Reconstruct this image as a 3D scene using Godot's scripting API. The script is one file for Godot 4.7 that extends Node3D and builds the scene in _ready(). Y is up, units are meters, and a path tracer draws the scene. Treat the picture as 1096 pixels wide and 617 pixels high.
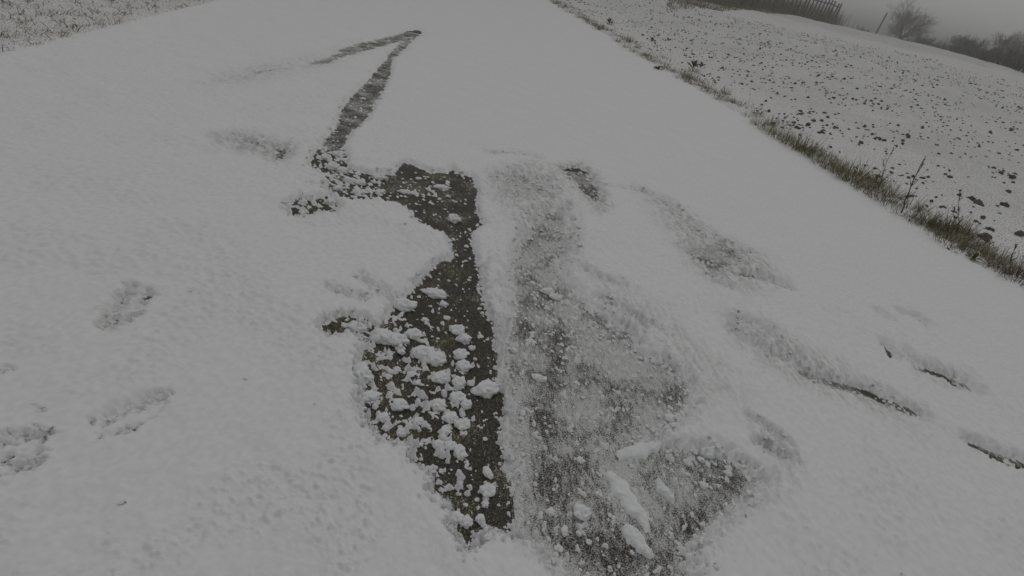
extends Node3D
# A snowed-over country road seen by a head-height camera: scraped arrow and bared asphalt,
# a weedy verge, a cloddy field under thin snow, a fence, hedge and bare trees in falling-snow haze.

const PW := 1096.0
const PH := 617.0
const FOC := 548.0          # focal length in photo pixels
const EYE := 1.6            # camera height above the road
const VPX := 485.0          # where the road edges meet
const VPY := -62.0
const ROLL := 0.2204        # tilt of the horizon
const ROAD_L := -3.7
const ROAD_R := 5.02
const GX := -2.7            # ground grid of the scraped area
const GZ := 0.4
const GW := 730
const GH := 1140
const CELL := 0.01

var pitch := 0.0
var yaw := 0.0
var bare := PackedFloat32Array()     # 1 = snow scraped away
var dust := PackedFloat32Array()     # thin snow left clinging to the asphalt
var slush := PackedFloat32Array()    # grey road dirt swept into the thin snow
var mess := PackedFloat32Array()     # broken snow left lying on scraped ground
var smearing := false
var messing := false
var relief := PackedFloat32Array()   # pressed or heaped snow, metres
var n_low := FastNoiseLite.new()
var n_mid := FastNoiseLite.new()
var n_fine := FastNoiseLite.new()
var n_lump := FastNoiseLite.new()
var n_big := FastNoiseLite.new()
var rng := RandomNumberGenerator.new()
var M := {}
var names := {}

# ---------------------------------------------------------------- geometry of the view
func cam_setup():
	var d := Vector2(VPX - PW / 2, VPY - PH / 2)
	var u := Vector2(cos(ROLL), sin(ROLL))
	var v := Vector2(-sin(ROLL), cos(ROLL))
	pitch = atan(-d.dot(v) / FOC)
	yaw = atan(d.dot(u) / sqrt(FOC * FOC + d.dot(v) * d.dot(v)))

func ray(px: float, py: float) -> Vector3:      # direction of a photo pixel, x right of the road, -z along it
	var q := Vector2(px - PW / 2, py - PH / 2)
	var a := q.dot(Vector2(cos(ROLL), sin(ROLL)))
	var b := q.dot(Vector2(-sin(ROLL), cos(ROLL)))
	var fw := FOC * cos(pitch) - b * sin(pitch)
	var dn := FOC * sin(pitch) + b * cos(pitch)
	var c := cos(yaw)
	var s := sin(yaw)
	return Vector3(a * c - fw * s, -dn, -(a * s + fw * c))

func flat(px: float, py: float) -> Vector2:     # road point under a pixel as (x, forward)
	var r := ray(px, py)
	var t := EYE / -r.y
	return Vector2(r.x * t, -r.z * t)

func terrain_at(px: float, py: float) -> Vector3:
	var r := ray(px, py).normalized()
	var t := 1.0
	for i in 400:
		var p := Vector3(0, EYE, 0) + r * t
		var gap := p.y - land(p.x, p.z)
		if gap < 0.005: break
		t += maxf(gap * 0.8, 0.004)
		if t > 300: break
	var o := Vector3(0, EYE, 0) + r * t
	o.y = land(o.x, o.z)
	return o

func at_dist(px: float, py: float, dist: float) -> Vector3:  # a pixel's direction followed to a horizontal distance
	var r := ray(px, py)
	var t := dist / Vector2(r.x, r.z).length()
	return Vector3(0, EYE, 0) + r * t

# ---------------------------------------------------------------- the lie of the land
func land(x: float, z: float) -> float:
	if x > 0:
		var u := 0.57 * x - 0.82 * z
		var v := 0.82 * x + 0.57 * z
		var h := 1.75 * smoothstep(9.0, 58.0, u) * (1.0 - 0.52 * smoothstep(4.0, 28.0, v))
		if u > 60: h -= (u - 60) * 0.018
		var s := smoothstep(5.3, 13.0, x)
		var edge := smoothstep(4.85, 5.3, x)
		var y := -0.09 + edge * 0.135 - 0.05 * smoothstep(5.5, 6.6, x) * (1.0 - smoothstep(7.0, 10.0, x))
		return y + h * s
	var e := smoothstep(-3.5, -3.95, x)
	return -0.09 + e * 0.14 + 0.5 * smoothstep(-6.0, -30.0, x)

func land_bumpy(x: float, z: float) -> float:
	var y := land(x, z)
	var k := smoothstep(4.9, 5.5, x) if x > 0 else smoothstep(-3.55, -4.2, x)
	var r := sqrt(x * x + z * z)
	y += k * (n_low.get_noise_2d(x, z) * 0.025 + n_mid.get_noise_2d(x, z) * 0.022)
	if r < 45: y += k * n_fine.get_noise_2d(x * 0.45, z * 0.45) * 0.014
	y += k * smoothstep(5.0, 30.0, r) * n_big.get_noise_2d(x, z) * 0.12
	return y

func cell(a: PackedFloat32Array, x: float, f: float, out: float) -> float:
	var gx := (x - GX) / CELL
	var gy := (f - GZ) / CELL
	if gx < 0 or gy < 0 or gx >= GW - 1 or gy >= GH - 1: return out
	var ix := int(gx)
	var iy := int(gy)
	var tx := gx - ix
	var ty := gy - iy
	var i := iy * GW + ix
	return lerpf(lerpf(a[i], a[i + 1], tx), lerpf(a[i + GW], a[i + GW + 1], tx), ty)

func roughness_of(x: float, f: float) -> float:   # how churned the snow is: walked-on left half, swept middle, smooth right lane
	var k := 1.0 - smoothstep(-0.6, 0.1, x + (f - 4.5) * 0.02) * smoothstep(3.3, 4.6, f + absf(x) * 0.35)
	k *= 1.0 - 0.8 * smoothstep(3.2, 3.9, x)
	k *= 1.0 - 0.6 * smoothstep(7.0, 14.0, f)
	return clampf(k, 0.12, 1.0)

func snow_depth(x: float, z: float) -> float:
	var f := -z
	var r := sqrt(x * x + z * z)
	var k := roughness_of(x, f)
	var d := 0.034 + n_low.get_noise_2d(x, z) * 0.009
	var b := 0.0
	if f > GZ and f < GZ + GH * CELL and x > GX and x < GX + GW * CELL:
		var wx := x + n_mid.get_noise_2d(x * 3.1, z * 3.1) * 0.030 + n_fine.get_noise_2d(x * 1.7, z * 1.7) * 0.014
		var wf := f + n_mid.get_noise_2d(x * 3.1 + 40, z * 3.1) * 0.030 + n_fine.get_noise_2d(x * 1.7, z * 1.7 + 30) * 0.014
		b = cell(bare, wx, wf, 0.0)
		d += cell(relief, x + (wx - x) * 0.4, f + (wf - f) * 0.4, 0.0)
	var fine := n_fine.get_noise_2d(x, z)
	var lump := n_lump.get_noise_2d(x, z)
	d += k * n_mid.get_noise_2d(x, z) * 0.0035
	var stir := k * smoothstep(0.05, 0.5, n_low.get_noise_2d(x * 0.8 + 50.0, z * 0.8) + 0.15 + 2.0 * b * (1.0 - b))
	if r < 9: d += fine * (0.0007 + 0.0018 * stir)
	d += stir * maxf(0.0, lump - 0.18) * 0.020
	if b > 0.001:
		d = d * (1.0 - b) - b * 0.011
		# crumbs that stayed behind, and a ragged bitten edge
		d += 4.0 * b * (1.0 - b) * (lump * 0.012 + fine * 0.008 + n_mid.get_noise_2d(x * 1.4 + 7.0, z * 1.4) * 0.012)
		d += b * (maxf(0.0, lump - 0.42 + 0.5 * n_mid.get_noise_2d(x * 0.8, z * 0.8)) * 0.040 + fine * 0.0045 + n_mid.get_noise_2d(x * 2.2, z * 2.2) * 0.006)
		var ms := cell(mess, x, f, 0.0)
		if ms > 0.01: d += b * ms * (0.0035 + n_mid.get_noise_2d(x * 1.5 + 31.0, z * 1.5) * 0.026 + lump * 0.016 + fine * 0.006)
	# faint old wheel marks along the smooth lane
	d -= 0.005 * exp(-pow((x - 1.75 + n_low.get_noise_2d(0.0, z) * 0.1) / 0.09, 2.0)) * smoothstep(4.0, 6.0, f)
	d -= 0.004 * exp(-pow((x - 3.2 + n_low.get_noise_2d(9.0, z) * 0.1) / 0.1, 2.0)) * smoothstep(4.0, 6.0, f)
	return d

# ---------------------------------------------------------------- marks scraped into the snow
func to_road(px: Array) -> PackedVector2Array:
	var o := PackedVector2Array()
	for i in range(0, px.size(), 2): o.append(flat(px[i], px[i + 1]))
	return o

func apply_mark(i: int, w: float, amount: float, film: float, press: float):
	if w <= 0.0: return
	if messing:
		mess[i] = maxf(mess[i], amount * w)
		return
	if smearing:
		slush[i] = maxf(slush[i], amount * w)
		return
	bare[i] = maxf(bare[i], amount * w)
	if film >= 0.0: dust[i] = lerpf(dust[i], film, smoothstep(0.55, 1.0, w))
	if press != 0.0: relief[i] += press * w

func patch(px: Array, amount: float, film: float, soft: float, press := 0.0):
	var pts := to_road(px)
	var n := pts.size()
	var lo := pts[0]
	var hi := pts[0]
	for p in pts:
		lo = lo.min(p)
		hi = hi.max(p)
	var x0 := maxi(0, int((lo.x - soft - GX) / CELL))
	var x1 := mini(GW - 1, int((hi.x + soft - GX) / CELL) + 1)
	var y0 := maxi(0, int((lo.y - soft - GZ) / CELL))
	var y1 := mini(GH - 1, int((hi.y + soft - GZ) / CELL) + 1)
	for y in range(y0, y1 + 1):
		for x in range(x0, x1 + 1):
			var p := Vector2(GX + x * CELL, GZ + y * CELL)
			var best := 1e9
			var inside := false
			var a := pts[n - 1]
			for b in pts:
				var ab := b - a
				var t := clampf((p - a).dot(ab) / maxf(ab.length_squared(), 1e-9), 0, 1)
				best = minf(best, p.distance_squared_to(a + ab * t))
				if (a.y > p.y) != (b.y > p.y) and p.x < (b.x - a.x) * (p.y - a.y) / (b.y - a.y) + a.x: inside = not inside
				a = b
			var sd := sqrt(best) * (1.0 if inside else -1.0)
			apply_mark(y * GW + x, smoothstep(-soft, soft, sd), amount, film, press)

func streak(px: Array, wide: float, amount: float, film: float, soft: float, press := 0.0):   # wide: half width in metres
	var pts := to_road(px)
	var lo := pts[0]
	var hi := pts[0]
	for p in pts:
		lo = lo.min(p)
		hi = hi.max(p)
	var m := wide + soft
	var x0 := maxi(0, int((lo.x - m - GX) / CELL))
	var x1 := mini(GW - 1, int((hi.x + m - GX) / CELL) + 1)
	var y0 := maxi(0, int((lo.y - m - GZ) / CELL))
	var y1 := mini(GH - 1, int((hi.y + m - GZ) / CELL) + 1)
	for y in range(y0, y1 + 1):
		for x in range(x0, x1 + 1):
			var p := Vector2(GX + x * CELL, GZ + y * CELL)
			var best := 1e9
			for i in range(pts.size() - 1):
				var a := pts[i]
				var ab := pts[i + 1] - a
				var t := clampf((p - a).dot(ab) / maxf(ab.length_squared(), 1e-9), 0, 1)
				best = minf(best, p.distance_to(a + ab * t))
			apply_mark(y * GW + x, smoothstep(-soft, soft, wide - best), amount, film, press)

func scrape_marks():
	var total := GW * GH
	bare.resize(total)
	dust.resize(total)
	relief.resize(total)
	slush.resize(total)
	mess.resize(total)
	dust.fill(0.98)
	# thinly dusted asphalt right of the bared strip
	patch([543,300, 552,262, 575,246, 600,290, 630,328, 676,355, 688,379, 718,389, 744,412, 737,447, 690,474, 774,482, 822,515, 816,530, 774,563, 741,590, 743,640, 625,640, 600,606, 556,572, 545,545, 546,500, 541,470, 545,440, 538,400, 536,365, 548,332], 0.97, 0.67, 0.06)
	patch([548,300, 572,292, 600,330, 614,365, 612,400, 600,440, 606,480, 588,520, 556,500, 556,440, 548,380], 1.0, 0.52, 0.09)
	patch([560,500, 620,470, 650,500, 668,560, 720,590, 738,640, 620,640, 575,580], 1.0, 0.49, 0.08)
	patch([664,500, 700,500, 772,488, 815,516, 770,560, 735,588, 712,560], 1.0, 0.54, 0.06)
	patch([640,415, 690,392, 716,394, 738,413, 730,440, 690,452, 650,445], 1.0, 0.62, 0.06)
	# smudges where the snow was swept thin
	patch([526,190, 550,184, 590,196, 588,214, 545,216], 0.86, 0.72, 0.12)
	patch([560,250, 575,226, 606,222, 614,262, 608,282, 570,284], 0.92, 0.66, 0.10)
	patch([598,181, 618,178, 632,187, 645,210, 641,222, 621,206], 0.98, 0.46, 0.06)
	streak([690,208, 708,215, 722,226], 0.05, 0.95, 0.5, 0.07)
	streak([727,232, 743,249], 0.05, 0.82, 0.7, 0.1)
	patch([727,268, 763,255, 803,272, 789,291, 763,298], 0.93, 0.62, 0.10)
	streak([786,294, 812,298, 838,308], 0.05, 0.95, 0.5, 0.05)
	streak([763,303, 784,311], 0.025, 0.97, 0.4, 0.04)
	streak([625,291, 645,302, 664,306], 0.02, 0.93, 0.5, 0.05)
	streak([788,341, 812,350], 0.03, 0.93, 0.5, 0.05)
	streak([640,320, 690,350], 0.02, 0.9, 0.55, 0.05)
	streak([520,166, 543,166, 560,168, 578,173], 0.018, 1.0, 0.2, 0.03)
	streak([519,163, 543,162, 562,164, 580,169], 0.03, 0.0, -1.0, 0.03, 0.012)
	streak([640,200, 690,206, 720,218], 0.02, 0.7, 0.6, 0.05)
	# broken crusts left in the scraped strokes
	messing = true
	patch([372,334, 410,330, 450,352, 478,376, 496,400, 500,440, 494,480, 500,560, 478,560, 455,520, 436,490, 390,460, 372,410], 1.0, 0, 0.07)
	patch([300,200, 330,170, 350,160, 378,165, 410,186, 420,216, 380,230, 300,240], 1.0, 0, 0.08)
	patch([430,200, 480,195, 480,210, 430,212], 0.6, 0, 0.06)
	patch([478,480, 525,490, 530,560, 490,580], 0.55, 0, 0.06)
	patch([345,300, 400,295, 430,330, 360,350], 0.6, 0, 0.06)
	patch([570,300, 640,330, 700,390, 640,400, 560,380], 0.45, 0, 0.1)
	patch([690,480, 800,480, 820,520, 720,510], 0.5, 0, 0.06)
	messing = false
	# grey slush smeared through the swept snow
	smearing = true
	patch([522,186, 560,176, 600,182, 612,210, 620,260, 610,290, 560,286, 552,240, 524,214], 0.42, 0, 0.16)
	patch([596,180, 622,176, 640,190, 652,222, 640,232, 612,205], 0.6, 0, 0.10)
	patch([680,202, 724,222, 770,254, 815,276, 842,308, 800,316, 750,300, 712,250], 0.42, 0, 0.16)
	patch([620,285, 700,330, 760,380, 800,440, 760,440, 720,395, 660,350], 0.3, 0, 0.15)
	patch([765,330, 850,370, 980,440, 960,455, 860,420, 790,375], 0.4, 0, 0.12)
	patch([790,440, 850,480, 850,520, 815,500], 0.4, 0, 0.08)
	patch([975,385, 1040,405, 1045,425, 985,410], 0.4, 0, 0.08)
	patch([230,148, 262,144, 318,158, 306,178, 260,166], 0.5, 0, 0.16)
	patch([515,280, 530,280, 552,420, 556,560, 600,612, 560,600, 540,470, 528,360], 0.35, 0, 0.05)
	patch([225,94, 270,76, 345,62, 350,72, 270,90], 0.3, 0, 0.3)
	patch([100,356, 112,338, 140,312, 166,314, 162,326, 140,350, 112,360], 0.35, 0, 0.03)
	smearing = false
	# the arrow
	patch([450,30, 444,37, 437,49, 421,65, 419,83, 403,113, 394,130, 374,147, 371,156, 360,164, 338,165, 345,150, 358,136, 361,122, 372,106, 389,89, 400,76, 411,64, 422,52, 434,44], 1.0, 0.45, 0.03)
	streak([445,35, 433,39, 405,46, 389,50, 372,56], 0.20, 1.0, 0.5, 0.12)
	streak([378,54, 356,62, 337,69], 0.13, 0.97, 0.55, 0.14)
	streak([447,33, 438,42, 430,50, 420,60], 0.10, 1.0, 0.48, 0.06)
	streak([323,73, 345,68], 0.03, 0.9, 0.5, 0.09)
	streak([270,79, 285,76, 300,74], 0.06, 1.0, 0.42, 0.08)
	streak([240,88, 270,80], 0.08, 0.8, 0.7, 0.15)
	patch([235,150, 262,147, 282,155, 262,162, 240,158], 0.84, 0.72, 0.16)
	patch([289,162, 300,158, 315,162, 306,172, 290,176], 0.98, 0.38, 0.06)
	# bared dark cross stroke
	patch([336,160, 371,160, 374,181, 393,186, 418,187, 430,174, 440,175, 462,185, 478,185, 485,178, 489,186, 506,189, 513,205, 511,219, 513,232, 520,243, 506,249, 508,268, 514,290, 459,290, 466,280, 484,277, 478,256, 467,249, 445,241, 437,226, 418,218, 401,215, 376,217, 360,212, 346,205, 349,194, 328,178], 1.0, 0.21, 0.03)
	patch([303,228, 308,219, 316,211, 332,214, 352,208, 363,220, 362,231, 345,231, 327,236, 312,234], 0.98, 0.16, 0.04)
	patch([349,178, 360,170, 372,182, 372,200, 355,206], 0.55, 0.3, 0.05)
	# bared dark strip down the middle
	patch([459,288, 512,280, 516,306, 519,324, 525,338, 534,357, 529,370, 535,379, 533,408, 541,423, 545,438, 539,452, 538,470, 543,488, 541,503, 551,521, 553,551, 547,580, 534,572, 524,570, 512,581, 499,597, 481,566, 478,545, 458,530, 460,506, 440,500, 440,480, 406,476, 396,460, 382,436, 385,408, 380,394, 388,366, 406,345, 440,309], 1.0, 0.18, 0.03)
	patch([338,353, 345,343, 373,337, 392,340, 405,352, 400,368, 373,359, 355,364], 0.98, 0.12, 0.03)
	streak([352,312, 372,318, 390,322], 0.015, 0.96, 0.2, 0.04)
	streak([385,300, 420,322], 0.015, 0.93, 0.25, 0.05)
	patch([440,476, 462,478, 470,500, 455,508, 438,498], 1.0, 0.1, 0.03)
	# snow dragged over the pale border between strip and dusted asphalt
	streak([523,298, 533,340, 541,400, 545,470], 0.015, 0.0, 0.7, 0.02, 0.004)
	# footprints on the right
	streak([787,344, 810,352, 832,362], 0.03, 0.93, 0.5, 0.06)
	streak([782,358, 815,375, 850,390], 0.03, 0.88, 0.6, 0.07, -0.004)
	streak([860,402, 890,412, 930,424, 976,443], 0.055, 0.95, 0.5, 0.05, -0.008)
	streak([922,419, 943,430], 0.035, 1.0, 0.25, 0.03)
	streak([862,404, 876,412], 0.015, 1.0, 0.25, 0.03)
	streak([948,372, 953,384], 0.03, 0.97, 0.3, 0.03, -0.01)
	streak([967,376, 973,387], 0.02, 0.9, 0.5, 0.03, -0.01)
	streak([985,397, 1005,403, 1034,416], 0.06, 0.93, 0.55, 0.06, -0.008)
	streak([992,398, 1008,404, 1022,415], 0.035, 1.0, 0.2, 0.025)
	streak([1041,479, 1060,488, 1096,500], 0.05, 0.96, 0.35, 0.04, -0.01)
	streak([1044,482, 1066,493, 1092,503], 0.025, 1.0, 0.15, 0.025)
	streak([801,449, 822,462, 841,477], 0.014, 0.97, 0.35, 0.03)
	streak([815,480, 840,490], 0.03, 0.88, 0.6, 0.05)
	streak([962,335, 966,338], 0.03, 0.96, 0.4, 0.04)
	streak([982,343, 990,350], 0.04, 0.9, 0.55, 0.05)
	streak([936,335, 950,345], 0.02, 0.86, 0.6, 0.05)
	# footprints on the left: pressed soles with lug ridges
	for s in [[136,316,142,311, 1.0], [152,324,159,318, 1.0], [136,345,146,340, 0.95], [110,353,120,345, 0.93], [124,332,130,322, 0.9]]:
		streak([s[0], s[1], s[2], s[3]], 0.016, s[4], 0.35, 0.018)
	patch([100,356, 112,338, 140,312, 164,314, 162,326, 140,348, 112,358], 0.0, -1.0, 0.03, -0.017)
	patch([96,460, 110,444, 146,430, 176,424, 180,436, 160,456, 126,472, 104,474], 0.0, -1.0, 0.016, -0.022)
	for s in [[108,454,120,450], [126,445,138,442], [145,439,159,436], [168,431,174,428], [112,472,126,466], [136,465,147,459]]:
		streak([s[0], s[1], s[2], s[3]], 0.010, 0.9, 0.6, 0.012, -0.008)
	streak([138,464, 146,460], 0.006, 1.0, 0.3, 0.008)
	streak([168,431, 176,427], 0.02, 0.0, -1.0, 0.03, -0.012)
	patch([-30,500, -20,478, 20,466, 48,468, 46,490, 10,512, -24,516], 0.0, -1.0, 0.016, -0.022)
	for s in [[2,474,18,471], [22,472,40,470], [-6,512,20,504], [22,508,42,502], [26,494,44,490]]:
		streak([s[0], s[1], s[2], s[3]], 0.010, 0.88, 0.6, 0.012, -0.008)
	streak([2,496, 12,492], 0.014, 1.0, 0.15, 0.015)
	streak([51,471, 53,470], 0.012, 0.95, 0.4, 0.015)
	streak([4,404, 5,403], 0.010, 0.97, 0.4, 0.015)
	streak([42,444, 43,443], 0.008, 0.9, 0.5, 0.012)
	# shallow scuffs on the walked-on left side
	for s in [[30,340,90,326], [10,300,70,290], [200,496,260,500], [150,530,180,515], [180,120,210,112], [90,200,150,196], [220,360,260,352], [60,560,100,548], [180,250,240,262], [230,470,270,486], [300,520,340,545], [120,86,170,82], [250,560,300,580]]:
		streak([s[0], s[1], s[2], s[3]], 0.03, 0.0, -1.0, 0.05, -0.007)
	# banked-up rims beside the scrapes
	streak([385,150, 380,172, 420,178], 0.03, 0.0, -1.0, 0.06, 0.012)
	streak([745,610, 790,566, 830,535], 0.03, 0.0, -1.0, 0.05, 0.016)
	streak([398,500, 440,540, 470,580, 500,612], 0.03, 0.0, -1.0, 0.05, 0.012)
	streak([340,240, 400,232, 440,250, 450,285], 0.05, 0.0, -1.0, 0.07, 0.012)

# ---------------------------------------------------------------- naming helpers
func numbered(called: String) -> String:
	var k: int = names.get(called, 0)
	names[called] = k + 1
	return called if k == 0 else "%s_%03d" % [called, k]

func tag(o: Node, label: String, category: String, group := "", kind := ""):
	o.set_meta("label", label)
	o.set_meta("category", category)
	if group != "": o.set_meta("group", group)
	if kind != "": o.set_meta("kind", kind)

func thing(called: String, where: Vector3, turn := 0.0) -> Node3D:
	var o := Node3D.new()
	o.name = numbered(called)
	add_child(o)
	o.position = where
	o.rotation.y = turn
	return o

func piece(called: String, mesh: Mesh, mat: Material, parent: Node3D) -> MeshInstance3D:
	var o := MeshInstance3D.new()
	o.name = numbered(called) if parent == self else called
	o.mesh = mesh
	if mat: o.material_override = mat
	parent.add_child(o, true)
	return o

func copy_of(src: Node3D) -> Node3D:
	var base := String(src.name)
	var c = src.duplicate()
	c.name = numbered(base)
	add_child(c)
	return c

# ---------------------------------------------------------------- materials
func lin(r: float, g: float, b: float) -> Color:
	return Color(r, g, b).linear_to_srgb()

func noise_tex(freq: float, size: int, kind: int, as_normal: bool, strength: float, ramp: Gradient, seed_no: int, oct := 4) -> NoiseTexture2D:
	var t := NoiseTexture2D.new()
	t.width = size
	t.height = size
	t.seamless = true
	var n := FastNoiseLite.new()
	n.seed = seed_no
	n.noise_type = kind
	n.frequency = freq
	n.fractal_octaves = oct
	t.noise = n
	t.as_normal_map = as_normal
	t.bump_strength = strength
	if ramp: t.color_ramp = ramp
	return t

func ramp_of(stops: Array) -> Gradient:
	var g := Gradient.new()
	var o := PackedFloat32Array()
	var c := PackedColorArray()
	for s in stops:
		o.append(s[0])
		c.append(s[1])
	g.offsets = o
	g.colors = c
	return g

func plain(c: Color, rough := 0.9) -> StandardMaterial3D:
	var m := StandardMaterial3D.new()
	m.albedo_color = c
	m.roughness = rough
	return m

func tinted(rough := 0.9) -> StandardMaterial3D:
	var m := StandardMaterial3D.new()
	m.vertex_color_use_as_albedo = true
	m.roughness = rough
	m.cull_mode = BaseMaterial3D.CULL_DISABLED
	return m

func make_materials():
	var s := plain(Color.WHITE, 0.85)
	s.uv1_triplanar = true
	s.uv1_world_triplanar = true
	s.uv1_scale = Vector3.ONE * 1.7
	s.albedo_texture = noise_tex(0.012, 1024, FastNoiseLite.TYPE_SIMPLEX, false, 1, ramp_of([[0.0, lin(0.74, 0.745, 0.745)], [0.5, lin(0.80, 0.80, 0.80)], [1.0, lin(0.84, 0.845, 0.85)]]), 11, 5)
	s.normal_enabled = true
	s.normal_texture = noise_tex(0.05, 1024, FastNoiseLite.TYPE_SIMPLEX, true, 3.0, null, 12, 4)
	s.normal_scale = 0.2
	s.vertex_color_use_as_albedo = true
	M.snow = s
	var c := plain(lin(0.80, 0.805, 0.81), 0.85)
	c.uv1_triplanar = true
	c.uv1_scale = Vector3.ONE * 6
	c.normal_enabled = true
	c.normal_texture = s.normal_texture
	c.normal_scale = 0.5
	M.clump = c
	var f := tinted(0.92)
	f.cull_mode = BaseMaterial3D.CULL_BACK
	f.uv1_triplanar = true
	f.uv1_world_triplanar = true
	f.uv1_scale = Vector3.ONE * 0.31
	f.albedo_texture = noise_tex(0.045, 2048, FastNoiseLite.TYPE_SIMPLEX, false, 1, ramp_of([[0.0, lin(0.14, 0.13, 0.11)], [0.22, lin(0.30, 0.29, 0.27)], [0.34, lin(0.62, 0.615, 0.60)], [0.46, lin(0.79, 0.79, 0.79)], [1.0, lin(0.82, 0.82, 0.82)]]), 21, 4)
	f.normal_enabled = true
	f.normal_texture = noise_tex(0.03, 1024, FastNoiseLite.TYPE_SIMPLEX, true, 4.0, null, 22, 4)
	f.normal_scale = 0.6
	M.field = f
	M.plant = tinted(0.9)
	var soil := plain(Color.WHITE, 0.95)
	soil.uv1_triplanar = true
	soil.uv1_scale = Vector3.ONE * 3
	soil.albedo_texture = noise_tex(0.03, 256, FastNoiseLite.TYPE_SIMPLEX, false, 1, ramp_of([[0.0, lin(0.035, 0.03, 0.024)], [0.5, lin(0.085, 0.073, 0.06)], [1.0, lin(0.22, 0.20, 0.18)]]), 31)
	M.soil = soil
	M.bark = plain(lin(0.06, 0.05, 0.042), 0.95)
	var w := plain(Color.WHITE, 0.9)
	w.uv1_triplanar = true
	w.uv1_scale = Vector3(5, 0.6, 5)
	w.albedo_texture = noise_tex(0.03, 256, FastNoiseLite.TYPE_SIMPLEX, false, 1, ramp_of([[0.0, lin(0.05, 0.043, 0.036)], [1.0, lin(0.13, 0.115, 0.1)]]), 33)
	M.wood = w

func grain_bytes(size: Vector2i, freq: float, kind: int, seed_no: int, oct: int) -> PackedByteArray:
	var n := FastNoiseLite.new()
	n.seed = seed_no
	n.noise_type = kind
	n.frequency = freq
	n.fractal_octaves = oct
	var im := n.get_image(size.x, size.y, false, false, true)
	im.convert(Image.FORMAT_L8)
	return im.get_data()

func asphalt_material(x0: float, f0: float, wx: float, wf: float, size: Vector2i, seed_no: int) -> StandardMaterial3D:
	# worn, mossy asphalt with the snow grains that cling to it after scraping, laid out over its own piece of road
	var per := size.x / wx
	var g1 := grain_bytes(size, 1.0 / (0.009 * per), FastNoiseLite.TYPE_SIMPLEX, seed_no, 3)
	var g2 := grain_bytes(size, 1.0 / (0.030 * per), FastNoiseLite.TYPE_SIMPLEX, seed_no + 1, 3)
	var g3 := grain_bytes(size, 1.0 / (0.35 * per), FastNoiseLite.TYPE_SIMPLEX, seed_no + 2, 4)
	var g4 := grain_bytes(size, 1.0 / (0.012 * per), FastNoiseLite.TYPE_CELLULAR, seed_no + 3, 2)
	var out := PackedByteArray()
	out.resize(size.x * size.y * 3)
	var lut := PackedByteArray()
	lut.resize(1025)
	for i in 1025: lut[i] = int(clampf(Color(i / 1024.0, 0, 0).linear_to_srgb().r * 255.0, 0, 255))
	var sx := wx / size.x / CELL
	var sy := wf / size.y / CELL
	var ox := (x0 - GX) / CELL
	var oy := (f0 - GZ) / CELL
	for y in size.y:
		var row := clampi(int(oy + y * sy), 0, GH - 1) * GW
		for x in size.x:
			var i := y * size.x + x
			var a := g1[i] / 255.0
			var b := g2[int(y * 0.45) * size.x + x] / 255.0
			var m := g3[i] / 255.0
			var st := g4[i] / 255.0
			var d := dust[row + clampi(int(ox + x * sx), 0, GW - 1)]
			# aggregate, dark binder and olive-brown moss
			var v := (0.017 + 0.15 * a * a * a + 0.03 * st * st) * (0.35 + 1.35 * g2[i] / 255.0)
			var moss := clampf((m - 0.42) * 3.0 + (b - 0.5), 0.0, 1.0)
			var cr := v * (1.12 + 0.26 * moss)
			var cg := v * (1.0 + 0.10 * moss)
			var cb := v * (0.70 - 0.40 * moss)
			var t := (d - 0.5) * 1.7 + (a - 0.5) * 1.0 + (b - 0.5) * 0.6 + (m - 0.5) * 0.8 + 0.46
			t = clampf(t, 0.0, 1.0)
			t = t * t * (3.0 - 2.0 * t) * 0.95
			cr = lerpf(cr, 0.70, t)
			cg = lerpf(cg, 0.70, t)
			cb = lerpf(cb, 0.70, t)
			var o := i * 3
			out[o] = lut[int(cr * 1024)]
			out[o + 1] = lut[int(cg * 1024)]
			out[o + 2] = lut[int(cb * 1024)]
	var im := Image.create_from_data(size.x, size.y, false, Image.FORMAT_RGB8, out)
	im.generate_mipmaps()
	var m2 := plain(Color.WHITE, 0.7)
	m2.albedo_texture = ImageTexture.create_from_image(im)
	m2.normal_enabled = true
	var hb := Image.create_from_data(size.x, size.y, false, Image.FORMAT_L8, g1)
	hb.convert(Image.FORMAT_RGBA8)
	hb.bump_map_to_normal_map(4.0)
	m2.normal_texture = ImageTexture.create_from_image(hb)
	m2.normal_scale = 0.8
	return m2

# ---------------------------------------------------------------- big surfaces
func angle_list(step: float, back: float, half: float) -> PackedFloat32Array:
	var a := PackedFloat32Array()
	var t := -half
	while t < half:
		a.append(t)
		t += step
	while t < TAU - half - back * 0.4:
		a.append(t)
		t += back
	return a

func ring_list(r0: float, r1: float, ratio: float, far_from: float, far_ratio: float) -> PackedFloat32Array:
	var a := PackedFloat32Array()
	var r := r0
	while r < r1:
		a.append(r)
		r *= ratio if r < far_from else far_ratio
	a.append(r1)
	return a

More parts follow.
